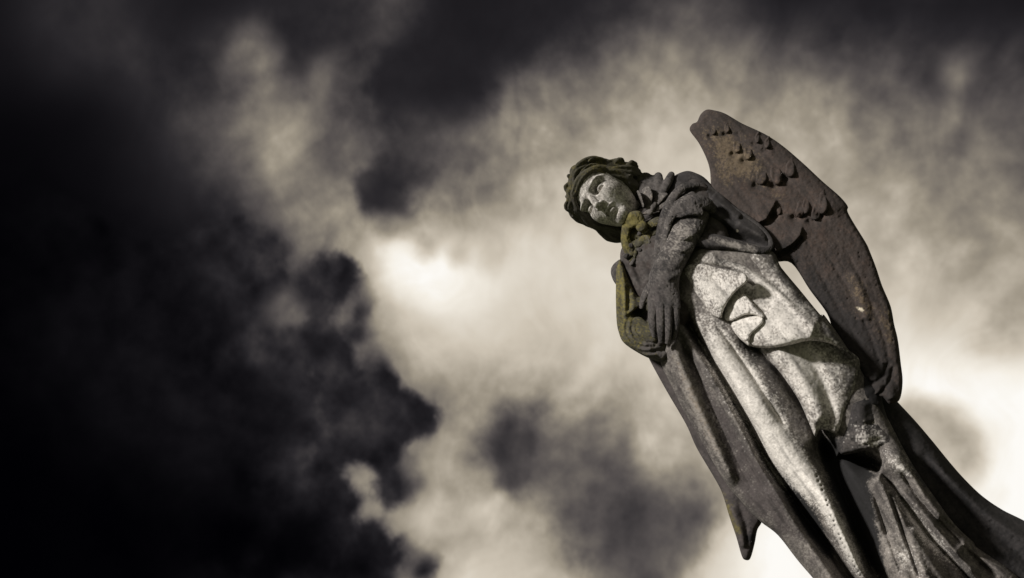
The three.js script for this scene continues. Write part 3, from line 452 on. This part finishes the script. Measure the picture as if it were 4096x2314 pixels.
limbs('arm', [
  [[2790, 830, 70, 50], [2772, 872, 96, 62], [2725, 960, 128, 64], [2676, 1062, 158, 58], [2655, 1108, 168, 54]],
  [[2662, 1100, 170, 57], [2652, 1118, 172, 56]],                                  // cuff
  [[2780, 930, 160, 9], [2740, 950, 196, 10], [2690, 950, 186, 7]], [[2770, 985, 160, 8], [2725, 1000, 200, 9], [2672, 1002, 188, 7]], [[2704, 1056, 190, 11], [2668, 1080, 216, 11], [2622, 1090, 190, 9]], [[2716, 1092, 190, 10], [2676, 1112, 222, 9], [2632, 1116, 200, 9]],
  [[2642, 1120, 168, 40], [2622, 1165, 178, 31], [2612, 1216, 184, 22]], [[2652, 1120, 178, 42], [2644, 1170, 190, 32], [2640, 1218, 196, 24]], [[2668, 1125, 176, 40], [2672, 1170, 188, 30], [2674, 1218, 194, 24]], [[2680, 1130, 168, 36], [2692, 1175, 178, 27], [2702, 1226, 184, 22]]], 12, 4, { tilt: 1, rough: 2.4 }, W.arm);
for (const f of [[[2612, 1212, 186, 22], [2610, 1256, 192, 19.5], [2611, 1304, 184, 17], [2618, 1342, 162, 13]], [[2642, 1208, 195, 22], [2642, 1258, 203, 19.5], [2643, 1318, 194, 17], [2645, 1364, 166, 13]], [[2672, 1208, 193, 21], [2674, 1258, 201, 19], [2674, 1320, 192, 16.5], [2670, 1368, 164, 13]], [[2698, 1216, 182, 19], [2703, 1258, 186, 17], [2703, 1308, 178, 15], [2696, 1350, 156, 12]], [[2614, 1140, 176, 26], [2590, 1166, 176, 19], [2574, 1196, 174, 15], [2566, 1228, 168, 11]]])
  limbs('finger', [f.map((q) => [q[0], q[1], q[2] + 4, q[3] - 1.6])], 4, 3.4, { tilt: 1 }, W.arm, statue.getObjectByName('arm'));
const arcs = [];
for (const [r, a] of [[52, 10], [74, 11], [96, 12], [120, 11]]) { const p = []; for (let t = 60; t <= 215; t += 22) p.push([2590 + r * Math.cos(t * Math.PI / 180) * 1.0, 1312 + r * Math.sin(t * Math.PI / 180) * 0.92]); arcs.push([a, 7.5, p]); }
relief('mossy_sleeve', { rough: 3.4, step: 4, tilt: 0.8, anchor: [2570, 1260], back: 70, rb: 60, T: [[30, 22], [26, 70]],
  out: [[2480, 1038], [2498, 1070], [2520, 1125], [2552, 1185], [2610, 1190], [2690, 1280], [2696, 1380], [2678, 1430], [2650, 1448], [2612, 1440], [2559, 1416], [2496, 1373], [2475, 1329], [2467, 1286], [2464, 1209], [2464, 1137], [2466, 1080]],
  z: [[2480, 1050, 20], [2465, 1200, 60], [2560, 1420, 90], [2690, 1400, 70], [2620, 1250, 90]],
  strokes: [...arcs, [-80, 30, [[2548, 1232], [2570, 1262], [2600, 1275]]], [12, 9, [[2490, 1060], [2496, 1130], [2500, 1220], [2496, 1280]]], [-10, 8, [[2482, 1120], [2484, 1200], [2482, 1280]]], [-12, 9, [[2512, 1140], [2516, 1200], [2514, 1250]]], [12, 10, [[2530, 1170], [2534, 1210], [2526, 1250]]], [-12, 9, [[2600, 1400], [2650, 1405], [2690, 1390]]]] }, W.mossSleeve);
limbs('crossed_forearm', [[[2545, 1300, 110, 30], [2575, 1330, 128, 30], [2610, 1350, 134, 24]], [[2556, 1290, 110, 20], [2600, 1330, 136, 24]]], 8, 4, { tilt: 0.8, anchor: [2570, 1260] }, W.mossSleeve);
limbs('elbow_fold', [[[2482, 1052, -10, 14], [2468, 1080, -6, 24], [2472, 1112, -4, 22], [2480, 1140, 0, 12]]], 8, 5, { tilt: 1 }, W.arm);

// ------------------------------------------------------------------ collar and garland of flowers
limbs('collar', [[[2606, 716, 10, 16], [2606, 750, 44, 21], [2596, 800, 60, 16], [2590, 840, 66, 10]], [[2634, 706, 10, 17], [2634, 745, 50, 22], [2622, 790, 70, 16]], [[2686, 700, 10, 14], [2672, 730, 52, 18], [2652, 770, 74, 15], [2640, 800, 84, 9]], [[2585, 712, 0, 22], [2575, 745, 34, 24], [2580, 790, 50, 20]], [[2640, 800, 60, 26], [2600, 850, 56, 30], [2560, 870, 44, 30]]], 9, 4, { tilt: 0.7, anchor: [2640, 780] }, W.collar);
const GO = { tilt: 0.7, anchor: [2580, 920] };
const garland = limbs('flower_garland', [
  [[2512, 880, 96, 18], [2528, 868, 112, 20], [2552, 862, 114, 18], [2566, 876, 108, 14]], [[2520, 900, 96, 18], [2545, 890, 116, 18], [2562, 888, 112, 14]],
  [[2508, 905, 84, 20], [2502, 940, 86, 18], [2506, 980, 84, 20], [2524, 1016, 78, 18], [2545, 1034, 74, 12]], [[2530, 985, 76, 20], [2560, 975, 86, 18], [2580, 950, 90, 16]],
  [[2600, 900, 96, 16], [2632, 886, 100, 18], [2650, 880, 96, 10]], [[2596, 930, 92, 14], [2592, 980, 96, 14], [2588, 1040, 98, 13], [2594, 1090, 100, 11], [2598, 1130, 104, 7]],
  [[2612, 1000, 88, 9], [2630, 970, 96, 10], [2628, 1030, 96, 9], [2606, 1070, 94, 8]], [[2586, 1080, 94, 8], [2572, 1120, 96, 9], [2564, 1150, 98, 6]], [[2540, 940, 50, 30], [2580, 1000, 46, 30]]], 8, 3.5, { ...GO, rough: 4 }, W.garland);
lump('flower_bud', (x, y, z) => ball(x, y, z, 2567, 906, 116, 24, 24, 24), [2538, 876, 86, 2598, 936, 146], 3.5, GO, W.garland, garland);
for (let i = 0; i < 22; i++) {                                              // small worn leaves and buds crowding the garland
  const t = rnd(), x = 2506 + 130 * rnd(), y = 872 + 190 * t, z = 84 + 24 * rnd(), a = rnd() * 6.28, l = 14 + 16 * rnd(), r = 5 + 6 * rnd();
  limbs(i % 3 ? 'leaf' : 'flower_bud', [[[x, y, z, r], [x + l * 0.6 * Math.cos(a), y + l * 0.6 * Math.sin(a), z + 8, r * 1.1], [x + l * Math.cos(a), y + l * Math.sin(a), z + 2, r * 0.4]]], 4, 3.4, { ...GO, rough: 3 }, i % 2 ? W.garland : W.collar, garland);
}
const petal = (name, pts, wid, z, parent) => {                              // a leaf with its two edges turned up
  const p = spline(pts, false, 5), L = [], R = [];
  p.forEach((q, i) => { const a = p[Math.max(0, i - 1)], b = p[Math.min(p.length - 1, i + 1)], l = Math.hypot(b[0] - a[0], b[1] - a[1]), t = i / (p.length - 1), w = 1.0 * wid * Math.pow(Math.sin(Math.PI * (0.08 + 0.9 * t)), 0.8); L.push([q[0] - (b[1] - a[1]) / l * w, q[1] + (b[0] - a[0]) / l * w]); R.unshift([q[0] + (b[1] - a[1]) / l * w, q[1] - (b[0] - a[0]) / l * w]); });
  return relief(name, { out: [...L, ...R], per: 2, step: 3.5, z: z.map(([x, y, h]) => [x, y, 84 + 0.35 * (h - 90)]), T: [[7, 5], [3, 12]], back: 12, rb: 8, strokes: [[-5, 3, pts, 'v']], rough: 3.5, ...GO }, W.flower, parent);
};
const flower = limbs('lily', [[[2600, 850, 90, 14], [2612, 830, 104, 12], [2620, 815, 100, 8]]], 6, 4, GO, W.flower);
petal('petal', [[2592, 838], [2588, 800], [2590, 765], [2600, 748]], 24, [[2590, 840, 96], [2600, 745, 92], [2600, 790, 110]], flower);
petal('petal', [[2575, 830], [2560, 805], [2554, 780], [2552, 762]], 13, [[2575, 830, 92], [2553, 765, 84], [2565, 800, 92]], flower);
petal('petal', [[2612, 830], [2630, 805], [2650, 785], [2672, 776]], 15, [[2612, 830, 98], [2672, 776, 108], [2640, 810, 112]], flower);
petal('petal', [[2620, 840], [2646, 828], [2666, 812], [2680, 792]], 11, [[2620, 840, 100], [2680, 792, 104], [2650, 830, 114]], flower);
petal('petal', [[2572, 858], [2595, 848], [2620, 848], [2642, 846]], 9, [[2572, 858, 112], [2642, 846, 118], [2600, 860, 124]], flower);
petal('leaf', [[2606, 1060], [2608, 1020], [2616, 985], [2630, 958]], 13, [[2606, 1060, 108], [2630, 960, 112], [2620, 1010, 120]], garland);
petal('leaf', [[2584, 1050], [2578, 1090], [2580, 1125], [2590, 1150]], 11, [[2584, 1050, 108], [2590, 1150, 112], [2575, 1100, 118]], garland);

// ------------------------------------------------------------------ head
const HS = 1.169, HO = [2428, 792.6], HR = [[0.3756, -0.6870, -0.6221], [0.8767, 0.4810, -0.0019], [0.3006, -0.5446, 0.7830]];
const HEAD = { tilt: 0, anchor: [2460, 830], zo: 60 };
function faceField(x, y, z) {                                               // x her left, y up, z forward; 300 from chin to crown
  const ax = Math.abs(x);
  let d = ball(x, y, z, 0, 40, -22, 98, 108, 106);
  d = smin(d, ball(x, y, z, 0, -40, 10, 76, 98, 74), 26);
  d = smin(d, ball(ax, y, z, 45, -34, 42, 32, 36, 34), 22);                 // cheeks
  d = smin(d, ball(x, y, z, 0, -130, 58, 30, 22, 22), 24);                  // chin
  d = smin(d, ball(ax, y, z, 38, 28, 62, 40, 9, 22), 12);                   // brow
  d = smax(d, -ball(ax, y, z, 41, 1, 92, 30, 17, 44), 6);                   // sockets
  d = smax(d, -ball(ax, y, z, 23, 6, 88, 9, 12, 28), 6);
  d = smin(d, ball(ax, y, z, 43, -3, 50, 22, 12, 25), 2);                   // lids, lowered
  d = smax(d, -ball(ax, y, z, 41, 12, 70, 26, 4.5, 22), 3);
  d = smax(d, -ball(ax, y, z, 43, -13.5, 74, 21, 4.2, 19), 2);
  d = smin(d, ball(ax, y, z, 41, -22, 54, 23, 5, 17), 5);
  d = smin(d, chain([[0, 30, 72, 11], [0, -8, 90, 10], [0, -36, 104, 12], [0, -49, 107, 12.5]], 1)(x, y, z), 7);
  d = smin(d, ball(ax, y, z, 13.5, -52, 92, 9.5, 9.5, 12), 4);
  d = smax(d, -ball(ax, y, z, 8, -61, 99, 5, 6.5, 10), 2.5);
  d = smax(d, -ball(x, y, z, 0, -69, 94, 4, 6, 5), 5);
  d = smin(d, ball(ax, y, z, 8, -79, 76, 19, 7, 14), 5);                    // upper lip
  d = smin(d, ball(x, y, z, 0, -97, 73, 19, 8.5, 15), 5);                   // lower lip
  d = smax(d, -ball(x, y, z, 0, -88, 94, 29, 4, 19), 2.5);
  d = smax(d, -ball(ax, y, z, 30, -89, 82, 7, 7, 13), 5);
  d = smax(d, -ball(x, y, z, 0, -112, 90, 24, 7, 18), 8);
  return d;
}
const toHead = (x, y, z) => { const u = (x - HO[0]) / HS, v = -(y - HO[1]) / HS, w = z / HS; return [HR[0][0] * u + HR[1][0] * v + HR[2][0] * w, HR[0][1] * u + HR[1][1] * v + HR[2][1] * w, HR[0][2] * u + HR[1][2] * v + HR[2][2] * w]; };
const neck = chain([[2450, 850, -60, 70], [2520, 860, -50, 64], [2600, 850, -30, 76], [2660, 840, -30, 90]]);
lump('head', (x, y, z) => { const q = toHead(x, y, z); return smin(faceField(q[0] * 1.07, q[1], q[2]) * HS, neck(x, y, z), 16); }, [2250, 600, -190, 2700, 970, 190], 2.6, { ...HEAD, rough: 1 }, W.face);
const hairPaths = [
  [[2292, 760, -10, 22], [2304, 706, -20, 27], [2345, 674, -30, 29], [2400, 657, -40, 31], [2446, 666, -40, 29], [2492, 678, -40, 27], [2540, 690, -30, 28]],
  [[2298, 776, 16, 15], [2318, 722, 20, 22], [2356, 692, 20, 20], [2392, 688, 14, 22], [2428, 704, 16, 20], [2462, 698, 16, 22], [2496, 708, 18, 22], [2524, 734, 14, 24], [2546, 766, 8, 22]],
  [[2330, 700, 6, 13], [2370, 672, 2, 18], [2412, 672, 0, 16], [2450, 684, 0, 16], [2490, 686, 2, 18], [2530, 682, 4, 22], [2556, 700, 0, 18]],
  [[2440, 668, -30, 20], [2464, 650, -40, 22], [2484, 666, -36, 20]], [[2500, 686, -6, 22], [2524, 677, -10, 26], [2548, 694, -12, 20]],
  [[2300, 716, -30, 30], [2284, 752, -26, 22], [2284, 786, -20, 22]], [[2281, 765, -6, 15], [2279, 800, 0, 17], [2284, 832, 0, 20], [2304, 856, -4, 20]],
  [[2296, 760, 6, 10], [2300, 800, 14, 11], [2306, 838, 14, 12], [2326, 862, 10, 12]],
  [[2284, 826, -10, 20], [2312, 852, -14, 24], [2344, 882, -18, 26], [2384, 900, -22, 26], [2430, 926, -26, 26], [2466, 948, -28, 24], [2500, 955, -26, 22]],
  [[2310, 840, 14, 13], [2338, 868, 12, 16], [2376, 892, 6, 17], [2424, 908, 0, 17], [2474, 928, -4, 17], [2510, 938, -10, 12]],
  [[2510, 712, 24, 18], [2540, 748, 20, 18], [2552, 790, 10, 16]], [[2548, 722, -20, 26], [2580, 728, -10, 26], [2606, 740, 0, 22]], [[2540, 745, 4, 18], [2570, 772, 6, 16], [2580, 800, 4, 12]],
  [[2310, 690, -60, 40], [2380, 700, -80, 62], [2460, 716, -90, 58], [2530, 736, -80, 46]], [[2310, 780, -60, 46], [2370, 820, -90, 60], [2440, 870, -90, 56], [2500, 900, -80, 44]],
];
{
  const strands = [];                                                     // every lock is cut into a few waving strands
  for (const c of hairPaths.slice(0, 13)) {
    const q = spline(c, false, 5), ph = rnd() * 6.28;
    for (let k = -1; k <= 1; k++) strands.push(q.map((v, i) => {
      const a = q[Math.max(0, i - 1)], b = q[Math.min(q.length - 1, i + 1)], l = Math.hypot(b[0] - a[0], b[1] - a[1]) || 1, t = i / (q.length - 1);
      const o = v[3] * (0.62 * k + 0.36 * Math.sin(t * 11 + ph + k)), r = v[3] * (0.4 + 0.07 * Math.sin(t * 7 + k * 2 + ph)) * (0.75 + 0.25 * Math.sin(Math.PI * t));
      return [v[0] - (b[1] - a[1]) / l * o, v[1] + (b[0] - a[0]) / l * o, v[2] + v[3] * (k ? 0.42 : 0.72), r];
    }));
  }
  const f = join(hairPaths.map((c) => chain(c.map((q) => [q[0], q[1], q[2], q[3] * 0.8]))), 12), s = join(strands.map((c) => chain(c, 1)), 2);
  lump('hair', (x, y, z) => { const d = f(x, y, z); return d > 30 ? d : smin(d, s(x, y, z), 4) + 1.6 * noise(x * 0.05, y * 0.05, z * 0.05); }, boxOf(hairPaths), 3.2, { ...HEAD, rough: 1.5 }, W.hair);
}
limbs('hair_tuft', [[[2356, 646, -4, 5], [2364, 640, -2, 7], [2374, 640, -4, 5]]], 3, 3, HEAD, W.hair, statue.getObjectByName('hair'));

for (const [name, label] of [['hair', 'wavy hair dulled with olive moss'], ['mossy_sleeve', 'yellow-green mossy sleeve under the hand'], ['overfold', 'pale lichen-covered overfold with rippled hem'], ['train', 'dark sooty drapery behind the gown'], ['flower_garland', 'mossy carved flowers at the neck']]) statue.getObjectByName(name).userData.label = label;

// ------------------------------------------------------------------ rock base and pedestal the figure stands on
{
  const weathered = (name, g, parent, y, bump, spec) => {
    const P = g.attributes.position, C = new Float32Array(P.count * 3), c = [0, 0, 0];
    for (let i = 0; i < P.count; i++) {
      const x = P.getX(i), h = P.getY(i) + y, z = P.getZ(i), k = 1 + bump * fbm(x * 5, h * 5, z * 5, 4);
      weather(spec, x / K, h / K, z / K, c); C.set(c, i * 3); P.setXYZ(i, x * k, P.getY(i), z * k);
    }
    g.setAttribute('color', new THREE.BufferAttribute(C, 3)); g.computeVertexNormals();
    const m = new THREE.Mesh(g, stone); m.name = name; m.position.y = y; m.castShadow = m.receiveShadow = true; parent.add(m); return m;
  };
  const block = { base: ST.pale, layers: [{ c: ST.mid, bias: 0, f: 0.01, s: 0.5 }, { c: ST.dark, bias: -0.5, f: 0.02, o: 3, s: 0.4 }] };
  weathered('rock_base', new THREE.CylinderGeometry(0.34, 0.46, 0.34, 96, 24), statue, 0.13, 0.16, W.skirt);
  const ped = new THREE.Group(); ped.name = 'pedestal'; ped.userData = { label: 'square stepped stone pedestal under the angel', category: 'pedestal' }; scene.add(ped);
  for (const [name, w, y0, y1] of [['step', 1.9, 0, 0.22], ['plinth', 1.5, 0.22, 0.5], ['shaft', 1.1, 0.5, 1.52], ['cap', 1.3, 1.52, 1.68]]) weathered(name, new THREE.BoxGeometry(w, y1 - y0, w * 0.9, 60, 30, 60), ped, (y0 + y1) / 2, 0.006, block);
}


renderer.render(scene, camera);
